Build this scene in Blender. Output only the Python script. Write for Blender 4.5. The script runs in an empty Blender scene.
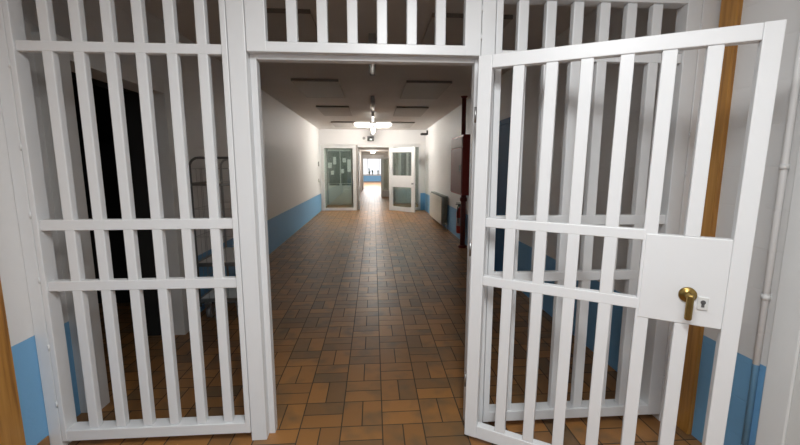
import bpy, bmesh, math, random
from mathutils import Vector, Matrix
random.seed(7)
scn = bpy.context.scene
C = scn.collection
R = math.radians

# ------------------------------------------------------------------ node helpers
def newmat(name):
    m = bpy.data.materials.new(name); m.use_nodes = True
    nt = m.node_tree; b = nt.nodes['Principled BSDF']
    return m, nt, b
def N(nt, typ, **kw):
    n = nt.nodes.new(typ)
    for k, v in kw.items(): setattr(n, k, v)
    return n
def math_n(nt, op, a, b=None):
    n = N(nt, 'ShaderNodeMath', operation=op)
    for i, v in enumerate((a, b)):
        if v is None: continue
        if isinstance(v, (int, float)): n.inputs[i].default_value = v
        else: nt.links.new(v, n.inputs[i])
    return n.outputs[0]
def mixc(nt, f, a, b, mode='MIX'):
    n = N(nt, 'ShaderNodeMix', data_type='RGBA', blend_type=mode)
    for s, v in ((n.inputs[0], f), (n.inputs[6], a), (n.inputs[7], b)):
        if isinstance(v, (int, float)): s.default_value = v
        elif isinstance(v, tuple): s.default_value = (*v, 1)
        else: nt.links.new(v, s)
    return n.outputs[2]
def noise(nt, vec, scale, detail=3, rough=.5):
    n = N(nt, 'ShaderNodeTexNoise'); n.inputs['Scale'].default_value = scale
    n.inputs['Detail'].default_value = detail; n.inputs['Roughness'].default_value = rough
    nt.links.new(vec, n.inputs['Vector']); return n.outputs['Fac']
def pos(nt): return N(nt, 'ShaderNodeNewGeometry').outputs['Position']
def ramp(nt, f, stops):
    n = N(nt, 'ShaderNodeValToRGB'); e = n.color_ramp.elements
    e[0].position, e[0].color = stops[0][0], (*stops[0][1], 1)
    e[1].position, e[1].color = stops[-1][0], (*stops[-1][1], 1)
    for p, c in stops[1:-1]:
        x = e.new(p); x.color = (*c, 1)
    nt.links.new(f, n.inputs[0]); return n.outputs[0]
def bump(nt, b, h, strength=.2, dist=.01):
    n = N(nt, 'ShaderNodeBump'); n.inputs['Strength'].default_value = strength
    n.inputs['Distance'].default_value = dist
    nt.links.new(h, n.inputs['Height']); nt.links.new(n.outputs[0], b.inputs['Normal'])

def paint(name, col, rough=.45, var=.06, scale=6, bmp=.05, metal=0, spec=.5):
    m, nt, b = newmat(name); p = pos(nt)
    f = noise(nt, p, scale, 4)
    d = tuple(c * (1 - var * 2) for c in col)
    nt.links.new(mixc(nt, f, d, tuple(min(1, c * (1 + var)) for c in col)), b.inputs['Base Color'])
    b.inputs['Roughness'].default_value = rough; b.inputs['Metallic'].default_value = metal
    b.inputs['Specular IOR Level'].default_value = spec
    if bmp: bump(nt, b, noise(nt, p, 60, 3), bmp, .004)
    return m
def emit(name, col, s):
    m, nt, b = newmat(name)
    b.inputs['Base Color'].default_value = (*col, 1)
    b.inputs['Emission Color'].default_value = (*col, 1); b.inputs['Emission Strength'].default_value = s
    return m
def glass(name, tint, refl=.10):
    m = bpy.data.materials.new(name); m.use_nodes = True; nt = m.node_tree
    nt.nodes.remove(nt.nodes['Principled BSDF'])
    t = N(nt, 'ShaderNodeBsdfTransparent'); t.inputs[0].default_value = (*tint, 1)
    g = N(nt, 'ShaderNodeBsdfGlossy'); g.inputs['Roughness'].default_value = .02
    mx = N(nt, 'ShaderNodeMixShader'); mx.inputs[0].default_value = refl
    nt.links.new(t.outputs[0], mx.inputs[1]); nt.links.new(g.outputs[0], mx.inputs[2])
    nt.links.new(mx.outputs[0], nt.nodes['Material Output'].inputs[0]); return m

DADO = .635
BLUE = (.20, .45, .72)
def wall_mat(name, white=(.80, .79, .78), dado=DADO, axis='Y', blocks=True):
    m, nt, b = newmat(name); p = pos(nt)
    s = N(nt, 'ShaderNodeSeparateXYZ'); nt.links.new(p, s.inputs[0])
    w = mixc(nt, noise(nt, p, 1.7, 5), tuple(c * .94 for c in white), white)
    bl = mixc(nt, noise(nt, p, 2.3, 5), tuple(c * .9 for c in BLUE), BLUE)
    wob = math_n(nt, 'MULTIPLY', math_n(nt, 'SUBTRACT', noise(nt, p, 9, 2), .5), .006)
    z = math_n(nt, 'ADD', s.outputs[2], wob)
    f = math_n(nt, 'GREATER_THAN', z, dado)
    nt.links.new(mixc(nt, f, bl, w), b.inputs['Base Color'])
    b.inputs['Roughness'].default_value = .5
    h = noise(nt, p, 45, 3)
    if blocks:
        cb = N(nt, 'ShaderNodeCombineXYZ')
        nt.links.new(s.outputs[1 if axis == 'Y' else 0], cb.inputs[0]); nt.links.new(s.outputs[2], cb.inputs[1])
        br = N(nt, 'ShaderNodeTexBrick'); br.inputs['Scale'].default_value = 1
        br.inputs['Brick Width'].default_value = .4; br.inputs['Row Height'].default_value = .2
        br.inputs['Mortar Size'].default_value = .006; br.inputs['Mortar Smooth'].default_value = .6
        nt.links.new(cb.outputs[0], br.inputs['Vector'])
        h = math_n(nt, 'SUBTRACT', math_n(nt, 'MULTIPLY', h, .35), br.outputs['Fac'])
    bump(nt, b, h, .3, .004)
    return m

def tile_mat():
    m, nt, b = newmat('terracotta_tiles'); p = pos(nt)
    s = N(nt, 'ShaderNodeSeparateXYZ'); nt.links.new(p, s.inputs[0])
    M = .2545
    u = math_n(nt, 'DIVIDE', math_n(nt, 'SUBTRACT', s.outputs[0], .04), M)
    v = math_n(nt, 'DIVIDE', math_n(nt, 'SUBTRACT', s.outputs[1], 2.2), M)
    i = math_n(nt, 'FLOOR', u); j = math_n(nt, 'FLOOR', v)
    fu = math_n(nt, 'SUBTRACT', u, i); fv = math_n(nt, 'SUBTRACT', v, j)
    par = math_n(nt, 'FLOORED_MODULO', math_n(nt, 'ADD', i, j), 2.0)
    def sel(a, c):   # par ? a : c
        return math_n(nt, 'ADD', math_n(nt, 'MULTIPLY', par, a), math_n(nt, 'MULTIPLY', math_n(nt, 'SUBTRACT', 1.0, par), c))
    sp = sel(fu, fv); ot = sel(fv, fu)
    s2 = math_n(nt, 'MULTIPLY', sp, 2.0); k = math_n(nt, 'FLOOR', s2); sl = math_n(nt, 'SUBTRACT', s2, k)
    d1 = math_n(nt, 'MULTIPLY', math_n(nt, 'MINIMUM', sl, math_n(nt, 'SUBTRACT', 1.0, sl)), M / 2)
    d2 = math_n(nt, 'MULTIPLY', math_n(nt, 'MINIMUM', ot, math_n(nt, 'SUBTRACT', 1.0, ot)), M)
    d = math_n(nt, 'MINIMUM', d1, d2)
    mr = N(nt, 'ShaderNodeMapRange', interpolation_type='SMOOTHSTEP')
    mr.inputs['From Min'].default_value = .0022; mr.inputs['From Max'].default_value = .0048
    nt.links.new(d, mr.inputs['Value']); mask = mr.outputs[0]
    cb = N(nt, 'ShaderNodeCombineXYZ')
    for q, o in enumerate((i, j, k)): nt.links.new(o, cb.inputs[q])
    wn = N(nt, 'ShaderNodeTexWhiteNoise', noise_dimensions='3D'); nt.links.new(cb.outputs[0], wn.inputs['Vector'])
    base = ramp(nt, wn.outputs['Value'], [(0, (.19, .105, .048)), (.25, (.31, .142, .047)), (.5, (.39, .175, .053)), (.75, (.44, .197, .057)), (1, (.25, .13, .053))])
    # flashed (burnt) ends: noise that starts anew in every tile
    off = N(nt, 'ShaderNodeVectorMath', operation='SCALE'); nt.links.new(wn.outputs['Color'], off.inputs[0]); off.inputs['Scale'].default_value = 30
    ad = N(nt, 'ShaderNodeVectorMath', operation='ADD'); nt.links.new(off.outputs[0], ad.inputs[0]); nt.links.new(p, ad.inputs[1])
    fl = noise(nt, ad.outputs[0], 5, 2)
    flm = N(nt, 'ShaderNodeMapRange'); flm.inputs['From Min'].default_value = .48; flm.inputs['From Max'].default_value = .72
    nt.links.new(fl, flm.inputs['Value'])
    base = mixc(nt, math_n(nt, 'MULTIPLY', flm.outputs[0], .75), base, (.12, .09, .056))
    base = mixc(nt, math_n(nt, 'MULTIPLY', noise(nt, p, 80, 3), .35), base, (.20, .12, .05))
    nt.links.new(mixc(nt, mask, (.05, .038, .028), base), b.inputs['Base Color'])
    rr = math_n(nt, 'ADD', math_n(nt, 'MULTIPLY', noise(nt, p, 14, 3), .18), .30)
    rr = math_n(nt, 'ADD', rr, math_n(nt, 'MULTIPLY', math_n(nt, 'SUBTRACT', 1.0, mask), .4))
    nt.links.new(rr, b.inputs['Roughness'])
    tilt = math_n(nt, 'MULTIPLY', noise(nt, ad.outputs[0], 7, 1), .25)
    bump(nt, b, math_n(nt, 'ADD', mask, tilt), .35, .004)
    return m

def wood_mat():
    m, nt, b = newmat('varnished_pine'); p = pos(nt)
    mp = N(nt, 'ShaderNodeMapping'); mp.inputs['Scale'].default_value = (22, 22, 1.1); nt.links.new(p, mp.inputs[0])
    f = noise(nt, mp.outputs[0], 1.6, 6, .6)
    c = ramp(nt, f, [(.25, (.20, .08, .016)), (.5, (.43, .20, .04)), (.75, (.53, .27, .065))])
    nt.links.new(c, b.inputs['Base Color']); b.inputs['Roughness'].default_value = .35
    bump(nt, b, f, .15, .003); return m

MAT = dict(
    gate=paint('white_gate_enamel', (.79, .795, .80), .36, .02, 4, .05),
    wall_l=wall_mat('painted_wall_left'), wall_r=wall_mat('painted_wall_right'),
    wall_x=wall_mat('painted_wall_cross', axis='X'),
    wall_beige=wall_mat('plain_beige_wall', white=(.60, .56, .51), dado=-1, blocks=False), wall_plain=wall_mat('plain_white_wall', dado=-1), ceil=paint('ceiling_plaster', (.72, .69, .66), .8, .04, 2, .1),
    tile=tile_mat(), wood=wood_mat(), white=paint('white_joinery', (.76, .76, .75), .4, .03),
    jamb_brown=paint('grey_brown_jamb', (.34, .31, .28), .5, .04), casing=paint('grey_white_casing', (.74, .73, .71), .45, .03),
    panel=paint('ceiling_panel_paint', (.50, .47, .44), .6, .03), panel_edge_shade=paint('ceiling_panel_edge_shade', (.22, .20, .18), .6),
    dark=paint('store_darkness', (.02, .019, .018), .9, .1, 4, 0),  # near-black colour stands in for the store room's lack of light
    blue_door=paint('blue_door_enamel', (.04, .16, .34), .6, .05, spec=.2),
    red=paint('dark_red_enamel', (.33, .028, .02), .4, .08), pipe_red=paint('pipe_dark_red', (.15, .018, .014), .4, .08), ext_red=paint('extinguisher_red', (.45, .03, .02), .3, .05),
    cab_face=paint('cabinet_front_maroon', (.26, .07, .065), .45, .06),
    cream=paint('cream_radiator_enamel', (.62, .59, .52), .4, .04), rad_sect=paint('radiator_section_grey', (.30, .33, .30), .45, .08),
    brass=paint('aged_brass', (.33, .225, .075), .32, .12, 30, 0, 1), steel=paint('dull_steel', (.45, .45, .45), .35, .1, 20, 0, 1),
    wire=paint('grey_zinc_wire', (.45, .45, .45), .45, .1, 20, 0, .6), dark_tube=paint('dark_tube', (.14, .14, .14), .4, .1, 20, 0),
    black=paint('black_plastic', (.015, .015, .015), .4, .1, 10, 0), rubber=paint('grey_rubber', (.12, .12, .12), .6),
    paper=paint('white_paper', (.62, .64, .61), .7, .03, 5, 0), pinkpaper=paint('pale_notice', (.62, .52, .50), .5, .05, 5, 0),
    plastic=paint('white_plastic', (.7, .7, .68), .4, .02), grey=paint('grey_plastic', (.35, .34, .33), .5),
    shelf=paint('grey_shelf_sheet', (.85, .85, .83), .4, .03), frost=paint('frosted_tube_off', (.62, .60, .57), .25, .02, 5, 0),
    lit=emit('lit_tube', (1, .96, .90), 105), soft=emit('lit_soft_tube', (1, .96, .90), 3), dim=emit('dim_tube', (1, .95, .88), 2.5), lamp=emit('lit_globe', (1, .96, .9), 6), sign_lit=emit('lit_sign', (.9, 1, .95), .7),
    green=paint('sign_green', (.02, .10, .06), .4),
    glass=glass('green_tinted_glass', (.78, .82, .79), .10), clear=glass('clear_glass', (.93, .96, .95), .06),
    cup=paint('pale_green_cupboard', (.58, .60, .57), .45, .04), cup_dark=paint('dark_cupboard_glass', (.16, .18, .165), .2),
    plant=paint('dark_leaf', (.03, .05, .03), .5, .2),
)

# ------------------------------------------------------------------ geometry helpers
def bm_new(): return bmesh.new()
def bx(bm, x0, x1, y0, y1, z0, z1, bev=0):
    t = bmesh.new(); bmesh.ops.create_cube(t, size=1)
    for v in t.verts:
        v.co = Vector(((x0 + x1) / 2 + v.co.x * (x1 - x0), (y0 + y1) / 2 + v.co.y * (y1 - y0), (z0 + z1) / 2 + v.co.z * (z1 - z0)))
    if bev: bmesh.ops.bevel(t, geom=list(t.edges), offset=bev, segments=2, profile=.5, affect='EDGES')
    merge(bm, t); return bm
def merge(bm, t):
    me = bpy.data.meshes.new('tmp'); t.to_mesh(me); t.free(); bm.from_mesh(me); bpy.data.meshes.remove(me)
def tube(bm, pts, r, seg=10, cap=True):
    pts = [Vector(p) for p in pts]; rings = []
    n = len(pts); up = None
    for i in range(n):
        a = pts[max(i - 1, 0)]; c = pts[min(i + 1, n - 1)]
        d = (c - a).normalized()
        if up is None:
            up = Vector((0, 0, 1)) if abs(d.z) < .9 else Vector((1, 0, 0))
        s = d.cross(up).normalized(); up = s.cross(d).normalized()
        rings.append([bm.verts.new(pts[i] + (s * math.cos(2 * math.pi * k / seg) + up * math.sin(2 * math.pi * k / seg)) * r) for k in range(seg)])
    for a, c in zip(rings, rings[1:]):
        for k in range(seg):
            f = bm.faces.new((a[k], a[(k + 1) % seg], c[(k + 1) % seg], c[k])); f.smooth = True
    if cap:
        bm.faces.new(rings[0][::-1]); bm.faces.new(rings[-1])
    return bm
def arc(c, a, b, r, n=6):   # rounded corner centred c going from direction a to direction b
    c, a, b = Vector(c), Vector(a), Vector(b)
    return [c + (a * math.cos(t * math.pi / 2 / n) + b * math.sin(t * math.pi / 2 / n)) * r for t in range(n + 1)]
def lathe(bm, prof, seg=24, M=None):
    M = M or Matrix(); rings = []
    for r, z in prof:
        rings.append([bm.verts.new(M @ Vector((r * math.cos(2 * math.pi * k / seg), r * math.sin(2 * math.pi * k / seg), z))) for k in range(seg)])
    for a, c in zip(rings, rings[1:]):
        for k in range(seg):
            f = bm.faces.new((a[k], a[(k + 1) % seg], c[(k + 1) % seg], c[k])); f.smooth = True
    bm.faces.new(rings[0][::-1]); bm.faces.new(rings[-1]); return bm
def obj(name, bm, mat, parent=None):
    bmesh.ops.recalc_face_normals(bm, faces=bm.faces)
    me = bpy.data.meshes.new(name); bm.to_mesh(me); bm.free()
    me.materials.append(MAT[mat] if isinstance(mat, str) else mat)
    o = bpy.data.objects.new(name, me); C.objects.link(o)
    if parent: o.parent = parent
    return o
def tag(o, label, cat, group=None):
    o['label'] = label; o['category'] = cat
    if group: o['group'] = group
    return o
def thing(name, label, cat, loc=(0, 0, 0), rz=0, group=None):
    o = bpy.data.objects.new(name, None); C.objects.link(o); o.empty_display_size = .1
    o.location = loc; o.rotation_euler = (0, 0, rz); return tag(o, label, cat, group)
def struct(name, bm, mat):
    o = obj(name, bm, mat); o['kind'] = 'structure'; return o
def box(*a, bev=0): return bx(bm_new(), *a, bev)
def dup(root, loc, label, group=None):
    r = root.copy(); C.objects.link(r); r.location = loc; r['label'] = label
    if group: r['group'] = group
    for ch in list(root.children):
        c = ch.copy(); C.objects.link(c); c.parent = r
        for g in list(ch.children):
            d = g.copy(); C.objects.link(d); d.parent = c
    return r

XL, XR, ZC = -1.93, 1.90, 2.93
YP = 14.2                                  # far glazed partition
# ------------------------------------------------------------------ setting
struct('floor', box(-4.6, 3.6, -3.3, 43.3, -.12, 0), 'tile')
b = bm_new(); bx(b, -4.6, 3.6, -3.3, YP + .1, ZC, ZC + .12); struct('ceiling', b, 'ceil')
# left wall: stretch before the gate, short stretch behind it, corridor stretch, piece over the dark doorway
b = bm_new(); bx(b, XL - .1, XL, 2.20, 2.45, 0, ZC)
bx(b, XL - .1, XL, 3.74, YP + .1, 0, ZC); bx(b, XL - .1, XL, 2.45, 3.74, 2.36, ZC); struct('wall_left', b, 'wall_l')
b = bm_new(); bx(b, XR, XR + .25, -3.2, YP + .1, 0, ZC); struct('wall_right', b, 'wall_r')
struct('wall_back', box(-2.3, 2.3, -3.3, -3.2, 0, ZC), 'wall_x')
b = bm_new(); bx(b, XL - .1, -1.855, -3.2, 2.20, 0, ZC); struct('wall_left_near', b, wall_mat('painted_wall_near', dado=.69, blocks=False))
struct('baseboard_left', box(-1.856, -1.847, -3.2, 2.11, 0, .095, bev=.002), 'tile')
# dark doorway in the left wall: casing and the unlit store room behind it
b = bm_new(); bx(b, -2.03, -1.82, 2.45, 2.565, 0, 2.36, .004); bx(b, -2.03, -1.82, 3.63, 3.74, 0, 2.36, .004)
bx(b, -2.03, -1.82, 2.565, 3.63, 2.235, 2.36, .004); struct('trim_1', b, 'casing')
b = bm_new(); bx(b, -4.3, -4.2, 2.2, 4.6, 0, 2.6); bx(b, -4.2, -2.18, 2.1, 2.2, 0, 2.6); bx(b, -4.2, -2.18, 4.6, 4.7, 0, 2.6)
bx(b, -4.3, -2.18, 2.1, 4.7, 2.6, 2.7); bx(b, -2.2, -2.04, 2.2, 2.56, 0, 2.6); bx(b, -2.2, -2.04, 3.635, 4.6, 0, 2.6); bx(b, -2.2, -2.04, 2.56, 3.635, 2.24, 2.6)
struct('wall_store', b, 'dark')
# downstand over the gate
struct('wall_over_gate', box(-1.93, 1.9, 2.12, 2.24, 2.60, ZC), 'wall_plain')
# timber strips on both side walls just in front of the gate
struct('trim_2', box(1.872, 1.902, 1.985, 2.09, 0, ZC - .002, bev=.004), 'wood')
struct('trim_3', box(-1.857, -1.838, 1.84, 1.965, 0, ZC - .002, bev=.004), 'wood')
# white door casing and door on the right wall beside the camera
b = bm_new(); bx(b, 1.882, 1.902, 1.49, 1.612, 0, 2.2, .006); bx(b, 1.882, 1.902, .45, .58, 0, 2.2, .006); bx(b, 1.882, 1.902, .58, 1.49, 2.07, 2.2, .006)
struct('trim_4', b, 'white')
struct('door_1', box(1.890, 1.902, .58, 1.49, .01, 2.07, bev=.003), 'plastic')
# far partition wall
b = bm_new(); bx(b, XL, XR, YP, YP + .12, 2.39, ZC); bx(b, 1.74, XR, YP, YP + .12, 0, 2.39); struct('wall_front', b, 'wall_x')
# rooms beyond the partition
b = bm_new(); bx(b, -.825, -.795, YP + .12, 27, 0, 2.6); struct('wall_passage_left', b, 'wall_beige')
b = bm_new(); bx(b, .98, 1.10, 17.2, 27, 0, 2.6); struct('wall_passage_right', b, 'wall_beige')
b = bm_new(); bx(b, XL - .25, XR + .25, YP + .12, 27, 2.6, 2.72); struct('ceiling_passage', b, 'ceil')
b = bm_new(); bx(b, XL - .1, XL, YP + .12, 16.85, 0, 2.6); bx(b, XL, -.825, 16.75, 16.85, 0, 2.6); struct('wall_side_room', b, 'wall_plain')
b = bm_new(); bx(b, XR, XR + .1, YP + .12, 17.2, 0, 2.6); bx(b, 1.1, XR, 17.1, 17.2, 0, 2.6); struct('wall_alcove', b, 'wall_plain')
b = bm_new(); bx(b, 1.12, 1.88, 17.05, 17.1, 0, .95, .004); bx(b, 1.12, 1.22, 17.05, 17.1, .95, 2.3, .004); bx(b, 1.44, 1.54, 17.05, 17.1, .95, 2.3, .004); bx(b, 1.78, 1.88, 17.05, 17.1, .95, 2.3, .004); bx(b, 1.22, 1.78, 17.05, 17.1, 2.2, 2.3, .004)
t = struct('door_4', b, 'cup')
for x0, x1 in ((1.22, 1.44), (1.54, 1.78)): obj('door_pane', box(x0, x1, 17.075, 17.085, .95, 2.2), 'cup_dark', t)
b = bm_new(); bx(b, -3.2, -.78, 27, 27.12, 0, 2.75); bx(b, .72, 3.2, 27, 27.12, 0, 2.75); bx(b, -.78, .72, 27, 27.12, 2.41, 2.75); struct('wall_middle', b, 'wall_beige')
b = bm_new(); bx(b, -.78, -.70, 26.95, 27.15, 0, 2.4, .004); bx(b, .60, .72, 26.95, 27.15, 0, 2.4, .004); bx(b, -.70, .60, 26.95, 27.15, 2.22, 2.4, .004); struct('door_2', b, 'white')
b = bm_new(); bx(b, -3.3, -3.2, 27, 43.2, 0, 2.95); struct('wall_hall_left', b, 'wall_l')
b = bm_new(); bx(b, 3.2, 3.3, 27, 43.2, 0, 2.95); struct('wall_hall_right', b, 'wall_r')
struct('ceiling_hall', box(-3.3, 3.3, 27.0, 43.2, 2.95, 3.05), 'ceil')
b = bm_new(); bx(b, -3.3, 3.3, 43, 43.2, 0, .72); bx(b, -3.3, 3.3, 43, 43.2, 2.55, 3.05); bx(b, -3.3, -1.9, 43, 43.2, .72, 2.55); bx(b, 1.9, 3.3, 43, 43.2, .72, 2.55); struct('wall_end', b, 'wall_x')
b = bm_new()
for x in (-1.9, -.65, .6, 1.83): bx(b, x, x + .07, 43.02, 43.1, .72, 2.55)
bx(b, -1.9, 1.9, 43.02, 43.1, .72, .79); bx(b, -1.9, 1.9, 43.02, 43.1, 2.48, 2.55); bx(b, -1.9, 1.9, 42.9, 43.02, .70, .725); struct('window_1', b, 'white')

# ------------------------------------------------------------------ the barred gate
YG = 2.113
ft = thing('barred_partition', 'white steel partition of fixed barred panels and posts across the corridor', 'barred partition', (0, YG, 0))
def fbox(name, x0, x1, y0, y1, z0, z1, bev=.004): return obj(name, box(x0, x1, y0, y1, z0, z1, bev=bev), 'gate', ft)
ZT = 2.60
fbox('post', -1.854, -1.787, .002, .10, 0, ZT); fbox('post', -.732, -.644, 0, .10, 0, ZT)
fbox('post', .578, .652, 0, .10, 0, ZT); fbox('post', 1.795, 1.899, .0, .10, 0, ZT)
fbox('door_stop', -.644, -.609, .055, .115, 0, 2.24); fbox('door_stop', .558, .578, .055, .115, 0, 2.24)
fbox('lintel', -.609, .558, .055, .115, 2.160, 2.24)
fbox('top_rail', -1.787, -.732, .0, .10, 2.54, ZT); fbox('top_rail', -.644, .578, .0, .10, 2.54, ZT); fbox('top_rail', .652, 1.795, .0, .10, 2.54, ZT)
def pin(parent, x, y, z, h=.03, r=.0045, name='hinge', mat='gate'):
    bm = bm_new(); tube(bm, [(x, y, z - h / 2), (x, y, z + h / 2)], r, 10); return obj(name, bm, mat, parent)

def grille(label, x0, x1, bars, st, z0, z1, rails, bands, D, bw, hinge_x=None, zs=()):
    """welded surround (stiles and rails) with its crossbars and bars; front face at y=0 of the gate"""
    lw, rw = st
    b = bm_new(); bx(b, x0, x0 + lw, 0, D, z0, z1, .004); bx(b, x1 - rw, x1, 0, D, z0, z1, .004)
    for a, c in rails: bx(b, x0 + lw - .003, x1 - rw + .003, .001, D - .002, a, c, .004)
    t = obj('barred_panel', b, 'gate', ft); t['label'] = label
    zz = sorted(rails); lo, hi = zz[0][1], zz[-1][0]
    for a, c in bands: obj('crossbar', box(x0 + lw, x1 - rw, .012, .054, a, c, bev=.004), 'gate', t)
    for xm in bars: obj('bar', box(xm - bw / 2, xm + bw / 2, .014, .056, lo, hi, bev=.005), 'gate', t)
    if hinge_x is not None:
        for z in zs: pin(t, hinge_x, -.0015, z)
    return t
RB = [(.05, .115), (2.475, 2.535)]
BD = [(.932, .988), (1.265, 1.322), (2.169, 2.219)]
lb = [-1.615, -1.467, -1.318, -1.170, -1.018, -.866]
grille('barred panel left of the doorway', -1.784, -.735, lb, (.027, .03), .05, 2.535, RB, BD, .085, .051, -1.7855, (.28, .62, 1.0, 1.35, 1.7, 2.1))
rb_ = [.806, .958, 1.108, 1.256, 1.406, 1.552]
grille('barred panel right of the doorway', .655, 1.792, rb_, (.036, .082), .05, 2.535, RB, BD, .085, .056, 1.7935, (.3, .9, 1.56, 1.78, 2.35))
tb = [-.412, -.257, -.102, .052, .208, .361]
grille('barred panel above the doorway', -.641, .575, tb, (.10, .087), 2.184, 2.535, [(2.184, 2.235), (2.475, 2.535)], [], .05, .054, .5765, (2.28, 2.42))

# open leaf: local x along the leaf from the hinge, local y away from the camera
lf = thing('barred_gate', 'white barred gate standing open on the right, brass lever handle on its lock plate', 'gate', (.541, 2.03, .010), math.atan2(-.6, 1.011))
SAG = R(.65); lf.rotation_euler[1] = SAG          # the leaf hangs a little low at its free end
lf.location.x -= 2.1 * math.sin(SAG) * .86; lf.location.y += 2.1 * math.sin(SAG) * .51
W, TH = 1.176, .05
def lbx(name, u0, u1, z0, z1, y0=0, y1=TH, mat='gate', bev=.004, par=None): return obj(name, box(u0, u1, y0, y1, z0, z1, bev=bev), mat, par or lf)
lbx('stile', 0, .071, .02, 2.152); lbx('stile', 1.112, W, .02, 2.152)
lbx('rail', .071, 1.112, 2.086, 2.151, .001, TH - .001); lbx('rail', .071, 1.112, .021, .098, .001, TH - .001)
for a, c in ((1.270, 1.320), (.945, .998)): lbx('crossbar', .071, .803, a, c, .004, .044)
for u in (.202, .355, .506, .665, .820): lbx('bar', u - .0275, u + .0275, .098, 2.086, .005, .045)
lbx('bar', .973 - .0275, .973 + .0275, 1.302, 2.086, .005, .045); lbx('bar', .973 - .0275, .973 + .0275, .098, .908, .005, .045)
lp = lbx('lock_plate', .803, 1.112, .908, 1.302, .002, .046)
def ring_y(bm, c, prof, seg=24):   # lathe about -y
    Mx = Matrix.Translation(c) @ Matrix.Rotation(R(90), 4, 'X'); return lathe(bm, prof, seg, Mx)
h = obj('handle', ring_y(bm_new(), (.980, .002, 1.045), [(.034, 0), (.034, .006), (.029, .010), (.016, .011), (.013, .02), (.012, .055)]), 'brass', lp)
h['label'] = 'aged brass lever handle'
b = bm_new(); bx(b, .967, .995, -.062, -.042, .945, 1.062, .009); obj('lever', b, 'brass', h)
kp = obj('keyhole_plate', box(1.018, 1.056, -.004, .002, .985, 1.042, bev=.002), 'plastic', lp)
b = bm_new(); ring_y(b, (1.037, -.0035, 1.020), [(.0095, 0), (.0095, .002)], 16); bx(b, 1.0315, 1.0425, -.0055, -.0035, .998, 1.018); obj('keyhole', b, 'rubber', kp)
for z in (.36, 1.14, 1.86): pin(lf, -.009, .012, z, .08, .006, 'hinge', 'steel')

# ------------------------------------------------------------------ white conduit on right wall
ct = thing('wall_pipe', 'thin painted pipe running up the right wall beside the near door casing', 'pipe', (1.876, 1.652, 0))
b = bm_new(); tube(b, [(0, 0, .0), (0, 0, 2.92)], .014, 12); obj('pipe', b, 'wall_r', ct)
for z in (.98, 1.60, 2.3):
    b = bm_new(); tube(b, [(0, 0, z - .012), (0, 0, z + .012)], .0185, 12); bx(b, -.006, .024, -.006, .006, z - .012, z + .012); obj('clamp', b, 'white', ct)

# ------------------------------------------------------------------ ceiling panels and lights
g = 'flat ceiling panels along the corridor'
pt = thing('ceiling_panel', 'flat grey ceiling panel, nearest of the left row', 'ceiling panel', (-.885, 6.2, ZC), 0, g)
obj('panel_board', box(-.36, .36, .004, 1.46, -.034, -.003, bev=.003), 'panel', pt)
obj('shade_strip', box(-.36, .36, -.006, .004, -.036, -.001), 'panel_edge_shade', pt)  # shade on the panel's near edge, put into a darker colour
side_panels = [(-.885, 3.55, 'flat grey ceiling panel just behind the gate, on the left'), (-.885, 8.8, 'flat grey ceiling panel, second along the left row'), (-.885, 11.75, 'flat grey ceiling panel, farthest of the left row'),
    (.885, 3.55, 'flat grey ceiling panel just behind the gate, on the right'), (.885, 6.2, 'flat grey ceiling panel, nearest of the right row'), (.885, 8.8, 'flat grey ceiling panel, second along the right row'), (.885, 11.75, 'flat grey ceiling panel, farthest of the right row')]
for x, y, l in side_panels: dup(pt, (x, y, ZC), l, g)
def batten(label, loc, rz, lit, L=1.3, r=.028, drop=.07):
    t = thing('ceiling_light', label, 'ceiling light', loc, rz, 'tube lights along the corridor ceiling')
    obj('housing', box(-.022, .022, .02, L - .02, -.03, 0, bev=.003), 'plastic' if lit else 'grey', t)
    b = bm_new(); tube(b, [(0, .03, -drop), (0, L - .03, -drop)], r, 14); obj('tube', b, lit or 'frost', t)
    for y in (0, L - .04): obj('end_cap', box(-.035, .035, y, y + .04, -drop - r - .006, -.001, bev=.004), 'plastic' if lit else 'grey', t)
    return t
batten('unlit frosted tube light on the ceiling just behind the gate', (0, 4.1, ZC), 0, False, 1.3, .045)
batten('unlit frosted tube light in mid corridor, dark bracket at its near end', (0, 7.55, ZC), 0, False, 1.35, .045)
batten('lit tube light on the ceiling short of the two crosswise lights', (0, 9.7, ZC), 0, 'dim')
batten('brightest lit tube light, hanging lowest before the glazed partition', (0, 12.2, ZC - .06), 0, 'lit', 1.3, .05, .1)
batten('lit crosswise tube light left of the corridor centre line', (-.05, 11.8, ZC), R(90), 'soft', .54, .045)
batten('lit crosswise tube light right of the corridor centre line', (.59, 11.8, ZC), R(90), 'soft', .54, .045)
for t_ in [o for o in C.objects if o.name.startswith('ceiling_light')]:
    if t_.get('label', '').startswith('brightest'):
        obj('hanger', box(-.015, .015, .3, .33, -.002, .058), 'plastic', t_); obj('hanger', box(-.015, .015, .95, .98, -.002, .058), 'plastic', t_)

# ------------------------------------------------------------------ emergency sign, detector, camera, switches
t = thing('emergency_sign', 'small dark emergency light box on the wall above the far doorway', 'emergency sign', (-.09, YP, 2.52))
obj('case', box(-.115, .115, -.07, 0, 0, .17, bev=.006), 'black', t)
b = bm_new(); bx(b, -.03, .045, -.074, -.069, .035, .075, .002); obj('lit_panel', b, 'sign_lit', t)
b = bm_new(); lathe(b, [(.035, .17), (.035, .185), (.018, .195)], 16, Matrix.Translation((.02, -.035, 0))); obj('lamp', b, 'plastic', t)
b = bm_new(); ring_y(b, (-.33, YP, 2.62), [(.05, 0), (.05, .02), (.038, .032)], 18); tag(obj('alarm_bell', b, 'grey'), 'small round grey device on the wall left of the emergency light box', 'alarm')
t = thing('security_camera', 'black camera on a bracket high on the right wall near the far partition', 'camera', (XR, 13.55, 2.72))
obj('bracket', box(-.05, 0, -.05, .05, -.02, .13, bev=.004), 'black', t)
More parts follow.
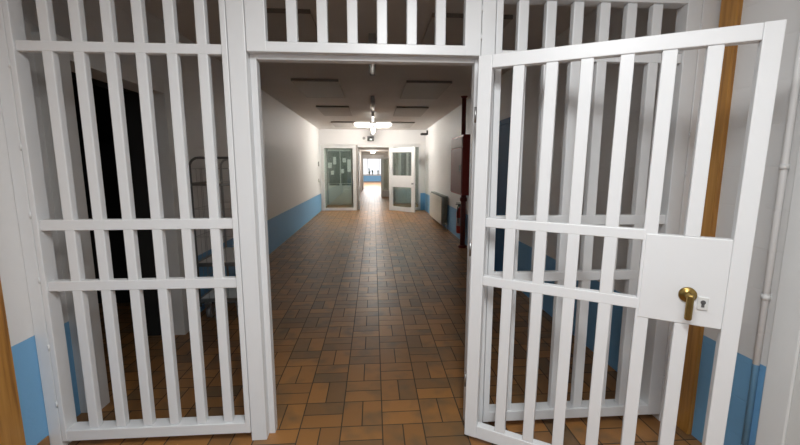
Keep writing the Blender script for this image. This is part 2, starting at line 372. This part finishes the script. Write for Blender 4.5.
obj('body', box(-.24, -.03, -.07, .07, -.035, .04, bev=.012), 'black', t)
b = bm_new(); tube(b, [(-.24, 0, 0), (-.262, 0, 0)], .026, 14); obj('lens', b, 'dark_tube', t)
t = thing('thermostat', 'small grey wall box above the light switch by the far partition', 'thermostat', (XL, 13.75, 1.62)); obj('case', box(0, .035, -.045, .045, 0, .16, bev=.006), 'grey', t); obj('dial', box(.034, .045, -.02, .02, .05, .1, bev=.003), 'plastic', t)
t = thing('light_switch', 'pale light switch on left wall beside the far partition', 'light switch', (XL, 13.75, 1.06)); obj('plate', box(0, .02, -.04, .04, 0, .13, bev=.004), 'grey', t); obj('rocker', box(.019, .028, -.02, .02, .035, .095, bev=.003), 'plastic', t)

# ------------------------------------------------------------------ far glazed partition
gp = thing('glazed_partition', 'white framed glazed partition closing the far end of the corridor around its doorway', 'glazed partition', (0, YP + .06, 0))
def framed(x0, x1, z1, fw, y0=-.03, y1=.05, base=.10):
    for a, c in ((x0, x0 + fw), (x1 - fw, x1)): obj('jamb', box(a, c, y0, y1, 0, z1, bev=.004), 'white', gp)
    obj('bottom_rail', box(x0 + fw, x1 - fw, y0, y1, 0, base, bev=.004), 'white', gp); obj('top_rail', box(x0 + fw, x1 - fw, y0, y1, z1 - fw, z1, bev=.004), 'white', gp)
    obj('pane', box(x0 + fw, x1 - fw, .006, .014, base, z1 - fw), 'glass', gp)
framed(-1.90, -.63, 2.385, .12); framed(.66, 1.738, 2.385, .07)
obj('door_jamb', box(-.63, -.56, .0, .12, 0, 2.385, bev=.004), 'jamb_brown', gp); obj('door_jamb', box(.57, .658, -.04, .06, 0, 2.385, bev=.004), 'white', gp)
obj('door_head', box(-.56, .57, -.04, .06, 2.30, 2.385, bev=.004), 'white', gp)
# open glazed leaf: hinge at the right jamb, free edge towards the camera
dx, dy = .83, -.83; wl = 1.17
gd = thing('glazed_door', 'white door with two panes standing open at the far doorway', 'door', (.59, 14.11, 0), math.atan2(dy, dx))
def gb(name, u0, u1, z0, z1, mat='white', y0=0, y1=.045, bev=.004): return obj(name, box(u0, u1, y0, y1, z0, z1, bev=bev), mat, gd)
gb('stile', 0, .13, .015, 2.28); gb('stile', wl - .15, wl, .015, 2.28); gb('top_rail', .13, wl - .15, 2.11, 2.28); gb('bottom_rail', .13, wl - .15, .015, .17)
mr_ = gb('middle_rail', .13, wl - .15, .88, 1.29)
gb('pane', .13, wl - .15, 1.29, 2.11, 'clear', .018, .026, 0); gb('pane', .13, wl - .15, .17, .88, 'clear', .018, .026, 0)
b = bm_new(); ring_y(b, (wl - .075, 0, 1.02), [(.03, 0), (.03, .012), (.02, .03), (.032, .045), (.03, .065), (.012, .072)], 18); obj('knob', b, 'steel', gd)
# cupboard seen through the left pane
cp = thing('cupboard', 'pale green cupboard with notices behind the left glazed panel', 'cupboard', (-1.40, 16.25, 0))
obj('body', box(-.50, .57, 0, .38, 0, 2.3, bev=.004), 'cup', cp)
for x0, x1 in ((-.48, .015), (.045, .55)):
    obj('lower_door', box(x0, x1, -.02, 0, .06, .80, bev=.004), 'cup', cp)
    obj('upper_pane', box(x0, x1, -.015, 0, .92, 2.24, bev=.003), 'cup_dark', cp)
    obj('vent_strip', box(x0 + .04, x1 - .04, -.012, 0, .83, .90), 'cup_dark', cp)
k = 0
for x, z, w, hh in ((-.40, 1.55, .16, .22), (-.20, 1.70, .12, .30), (-.30, 1.28, .12, .16), (.20, 1.78, .14, .18), (.42, 1.40, .20, .50), (.12, 1.34, .12, .17)):  # the largest sheet stands in for a bright reflection in the glass
    tag(obj('notice', box(-1.40 + x - w / 2, -1.40 + x + w / 2, 16.227, 16.234, z, z + hh), 'paper'),
        ['white notice far left on the cupboard glass', 'tall notice left of the cupboard middle', 'lowest small notice on the left cupboard pane', 'top notice on the right cupboard pane', 'pale sheet standing in for a bright reflection on the right cupboard pane', 'small notice low on the right cupboard pane'][k], 'notice', 'notices on the cupboard'); k += 1
t = thing('globe_lamp', 'white globe lamp on the ceiling of the passage past the far doorway', 'ceiling light', (-.03, 24.5, 2.6))
b = bm_new(); lathe(b, [(.05, 0), (.09, -.02), (.15, -.05), (.155, -.09), (.13, -.13), (.06, -.16)], 20); obj('shade', b, 'lamp', t)
obj('base', box(-.05, .05, -.05, .05, -.012, -.0005), 'plastic', t)
# second white leaf folded back along the passage wall
t = thing('folded_door', 'white door leaf folded back at the left edge of the far doorway', 'door', (-.50, 14.42, 0), R(97))
obj('leaf', box(0, .9, 0, .045, .015, 2.14, bev=.004), 'white', t); b = bm_new(); ring_y(b, (.82, 0, 1.02), [(.028, 0), (.02, .03), (.03, .05)], 14); obj('knob', b, 'steel', t)
t = thing('glazed_screen', 'narrow glazed screen at the right side of the passage past the far doorway', 'glazed screen', (.40, 20.6, 0))
obj('frame_post', box(0, .07, 0, .05, 0, 2.1, bev=.004), 'white', t); obj('frame_post', box(.43, .575, 0, .05, 0, 2.1, bev=.004), 'white', t)
obj('lower_panel', box(.07, .43, .002, .048, 0, .35, bev=.004), 'white', t); obj('top_rail', box(.07, .43, .002, .048, 2.0, 2.1, bev=.004), 'white', t)
obj('pane', box(.07, .43, .02, .028, .35, 2.0), 'glass', t)
# plants on the end window sill
for i, (x, hh) in enumerate(((-.45, .75), (-.1, .55), (.5, .5))):
    t = thing('window_plant', ['tall dark plant on the end window sill', 'middle dark plant on the end window sill', 'right dark plant on the end window sill'][i], 'plant', (x, 42.96, .726), 0, 'plants on the end window sill')
    b = bm_new(); lathe(b, [(.05, 0), (.07, .12), (.06, .12)], 12); obj('pot', b, 'dark_tube', t)
    b = bm_new()
    for q in range(16):
        a = random.random() * 6.28; rr = random.uniform(.03, .13); zz = random.uniform(.2, hh)
        tube(b, [(0, 0, .1), (rr * .4 * math.cos(a), rr * .3 * math.sin(a) - .0, zz * .6), (rr * math.cos(a), rr * .4 * math.sin(a), zz)], .022, 5)
    obj('foliage', b, 'plant', t)

# ------------------------------------------------------------------ right wall: blue door, cabinet, pipe, extinguisher, radiator
b = bm_new(); bx(b, 1.87, 1.899, 5.26, 6.22, .01, 2.20, .003); bx(b, 1.855, 1.899, 5.2, 5.26, 0, 2.27, .003); bx(b, 1.855, 1.899, 6.22, 6.28, 0, 2.27, .003); bx(b, 1.855, 1.899, 5.26, 6.22, 2.2, 2.27, .003)
t = struct('door_3', b, 'blue_door')
b = bm_new(); tube(b, [(1.87, 6.15, 1.03), (1.825, 6.15, 1.03), (1.825, 6.04, 1.03)], .009, 10); obj('door_handle', b, 'steel', t)
t = thing('hose_cabinet', 'dark red fire hose cabinet mounted on the right wall', 'fire hose cabinet', (XR, 7.33, 1.10))
obj('case', box(-.195, -.002, 0, 1.08, -.05, 1.11, bev=.006), 'red', t)
d = obj('door', box(-.212, -.195, .03, 1.05, -.02, .86, bev=.004), 'cab_face', t)
b = bm_new(); tube(b, [(-.212, .10, .42), (-.235, .10, .42), (-.235, .10, .52), (-.212, .10, .52)], .007, 8); obj('handle', b, 'steel', d)
obj('top_plate', box(-.2125, -.195, .03, 1.05, .88, 1.07, bev=.004), 'pinkpaper', t)
t = thing('riser_pipe', 'dark red pipe from the hose cabinet up to the ceiling', 'pipe', (1.735, 7.46, 2.212))
b = bm_new(); tube(b, [(0, 0, 0), (0, 0, .716)], .042, 16); obj('pipe', b, 'pipe_red', t)
b = bm_new(); lathe(b, [(.042, .68), (.062, .70), (.066, .716)], 18); obj('collar', b, 'pipe_red', t)
t = thing('riser_pipe', 'dark red standpipe under the hose cabinet, standing on the floor', 'pipe', (1.765, 7.46, 0))
b = bm_new(); tube(b, [(0, 0, 0), (0, 0, 1.048)], .052, 16); obj('pipe', b, 'pipe_red', t)
b = bm_new(); lathe(b, [(.085, 0), (.085, .03), (.055, .05)], 18); obj('foot_flange', b, 'pipe_red', t)
b = bm_new(); lathe(b, [(.056, .92), (.07, .94), (.07, .99), (.056, 1.01)], 18); obj('coupling', b, 'pipe_red', t)
t = thing('fire_extinguisher', 'red fire extinguisher under the hose cabinet, half hidden by the gate post', 'fire extinguisher', (1.80, 7.86, .22))
b = bm_new(); lathe(b, [(.06, 0), (.075, .012), (.078, .03), (.078, .44), (.07, .49), (.045, .525), (.026, .54), (.024, .56)], 24); obj('cylinder', b, 'ext_red', t)
b = bm_new(); lathe(b, [(.0788, .16), (.0788, .33)], 24); obj('label_band', b, 'pinkpaper', t)
b = bm_new(); lathe(b, [(.024, .56), (.03, .565), (.03, .60), (.02, .61)], 14); bx(b, -.10, .015, -.012, .012, .60, .614, .003); bx(b, -.09, .0, -.01, .01, .628, .642, .003); obj('valve', b, 'black', t)
b = bm_new(); tube(b, [(-.02, -.02, .585), (-.05, -.06, .60), (-.075, -.085, .55), (-.07, -.085, .40), (-.06, -.075, .22)], .011, 8); obj('hose', b, 'black', t)
obj('wall_bracket', box(.06, .101, -.05, .05, .22, .42, bev=.004), 'steel', t)
t = thing('radiator', 'cream radiator low on the right wall, grey end sections showing', 'radiator', (XR, 9.62, 0))
obj('front_panel', box(-.175, -.155, .10, 2.15, .12, .82, bev=.006), 'cream', t)
for i in range(22):
    y = .04 + i * .095
    b = bm_new()
    for x in (-.135, -.085, -.04): tube(b, [(x, y, .15), (x, y, .82)], .017, 8)
    bx(b, -.15, -.02, y - .03, y + .03, .80, .86, .012); bx(b, -.15, -.02, y - .03, y + .03, .12, .18, .012); obj('section', b, 'rad_sect', t)
for y in (.08, 2.05):
    b = bm_new(); tube(b, [(-.09, y, 0), (-.09, y, .13)], .014, 8); obj('foot', b, 'steel', t)
b = bm_new(); tube(b, [(-.07, .02, .16), (-.07, -.08, .16), (-.07, -.09, .0)], .011, 8); obj('supply_pipe', b, 'cream', t)
for y in (.3, 1.85): obj('wall_hook', box(-.03, -.001, y - .02, y + .02, .6, .64), 'steel', t)

# ------------------------------------------------------------------ wire trolley behind the left panel
t = thing('wire_trolley', 'grey wheeled wire trolley against the left wall behind the barred panel', 'trolley', (-1.60, 4.05, 0))
XA, XB, LY = -.25, .25, .80
def end_frame(y, mat):
    b = bm_new(); r = .09; z0, z1 = .13, 1.69
    p = [(XA, y, z0)] + arc((XA + r, y, z1 - r), (-1, 0, 0), (0, 0, 1), r) + arc((XB - r, y, z1 - r), (0, 0, 1), (1, 0, 0), r) + [(XB, y, z0)]
    tube(b, p, .0125, 10); tube(b, [(XA, y, .17), (XB, y, .17)], .011, 8); return obj('end_frame', b, mat, t)
end_frame(0, 'dark_tube'); end_frame(LY, 'wire')
def wires(name, a, c, zs, nv, r=.0028):
    b = bm_new(); a = Vector(a); c = Vector(c)
    for z in zs: tube(b, [(a.x, a.y, z), (c.x, c.y, z)], r * 1.3, 6)
    for i in range(1, nv):
        q = a.lerp(c, i / nv); tube(b, [(q.x, q.y, .2), (q.x, q.y, zs[-1])], r, 6)
    return obj(name, b, 'wire', t)
ZW = [.40, .62, .88, 1.17, 1.42, 1.58]
wires('end_mesh', (XA, 0, 0), (XB, 0, 0), [.88, 1.17, 1.58], 5, .002); wires('end_mesh', (XA, LY, 0), (XB, LY, 0), ZW, 5, .0018); wires('side_mesh', (XA, 0, 0), (XA, LY, 0), ZW, 6, .0018)
for z, x in ((1.43, XA), (1.43, XB), (.60, XA), (.60, XB), (.21, XA), (.21, XB)):
    b = bm_new(); tube(b, [(x, 0, z), (x, LY, z)], .011, 8); obj('side_rail', b, 'steel', t)
b = bm_new(); tube(b, [(XA, 0, 1.42), (XB, 0, 1.42)], .011, 8); obj('cross_rail', b, 'steel', t)
for z in (.585, .195):
    b = bm_new(); bx(b, XA, XB, .0, LY, z, z + .018, .004); obj('shelf', b, 'shelf', t)
    b = bm_new(); bx(b, XA, XB, -.008, 0, z - .02, z + .022, .003); obj('shelf_lip', b, 'steel', t)
for x in (XA + .09, XB - .09):
    for y in (.0, LY - .06):
        c = obj('caster', box(x - .035, x + .035, y - .035, y + .035, .135, .178, bev=.006), 'steel', t)
        b = bm_new(); tube(b, [(x - .018, y + .02, .062), (x + .018, y + .02, .062)], .062, 20); obj('wheel', b, 'wire', c)
        b = bm_new(); tube(b, [(x - .02, y + .02, .062), (x + .02, y + .02, .062)], .034, 16); obj('hub', b, 'shelf', c)
        for q in (-1, 1): obj('fork_arm', box(x + q * .027 - .003, x + q * .027 + .003, y - .02, y + .045, .04, .14, bev=.002), 'steel', c)

# ------------------------------------------------------------------ lights
def area(name, loc, sx, sy, power, col=(1, 1, 1), rot=(0, 0, 0)):
    l = bpy.data.lights.new(name, 'AREA'); l.shape = 'RECTANGLE'; l.size = sx; l.size_y = sy; l.energy = power; l.color = col
    o = bpy.data.objects.new(name, l); C.objects.link(o); o.location = loc; o.rotation_euler = rot; return o
area('near_unseen_light', (.2, .25, 2.88), .3, 1.3, 64, (.955, .985, 1))
area('near_unseen_light', (.2, -1.9, 2.88), .5, 1.3, 32, (.955, .985, 1))  # added fill light farther back, no fixture behind it
area('passage_fill', (0, 20, 2.55), .3, 4.5, 14, (1, .97, .93))  # added unseen light to brighten the passage, besides the globe
pl = bpy.data.lights.new('passage_globe', 'POINT'); pl.energy = 45; pl.color = (1, .97, .92); pl.shadow_soft_size = .15
po = bpy.data.objects.new('passage_globe', pl); C.objects.link(po); po.location = (-.03, 24.5, 2.2)
area('side_room_fill', (-1.4, 15.0, 2.55), .4, .4, 26, (.95, 1, .96))  # added unseen light, lifts the room behind the left pane
area('alcove_fill', (1.45, 15.6, 2.55), .4, .6, 26, (.95, 1, .96))  # added unseen light, brightens what shows through the open leaf
area('hall_fill', (0, 35, 2.9), 2, 8, 700, (1, 1, 1))  # added unseen fill on top of the hall's window daylight
w = bpy.data.worlds.new('World'); scn.world = w; w.use_nodes = True
w.node_tree.nodes['Background'].inputs[0].default_value = (.92, .96, 1, 1); w.node_tree.nodes['Background'].inputs[1].default_value = 1.25

# ------------------------------------------------------------------ camera
cam = bpy.data.cameras.new('Camera'); cam.sensor_width = 36; cam.sensor_fit = 'HORIZONTAL'; cam.lens = 384 / 800 * 36
cam.clip_start = .05; cam.clip_end = 200
co = bpy.data.objects.new('Camera', cam); C.objects.link(co)
co.location = (0, 0, 1.6); co.rotation_euler = (R(90 - 8.25), 0, R(-3.92)); scn.camera = co
vs = scn.view_settings; vs.view_transform = 'Standard'; vs.look = 'None'; vs.exposure = 0; vs.gamma = 1
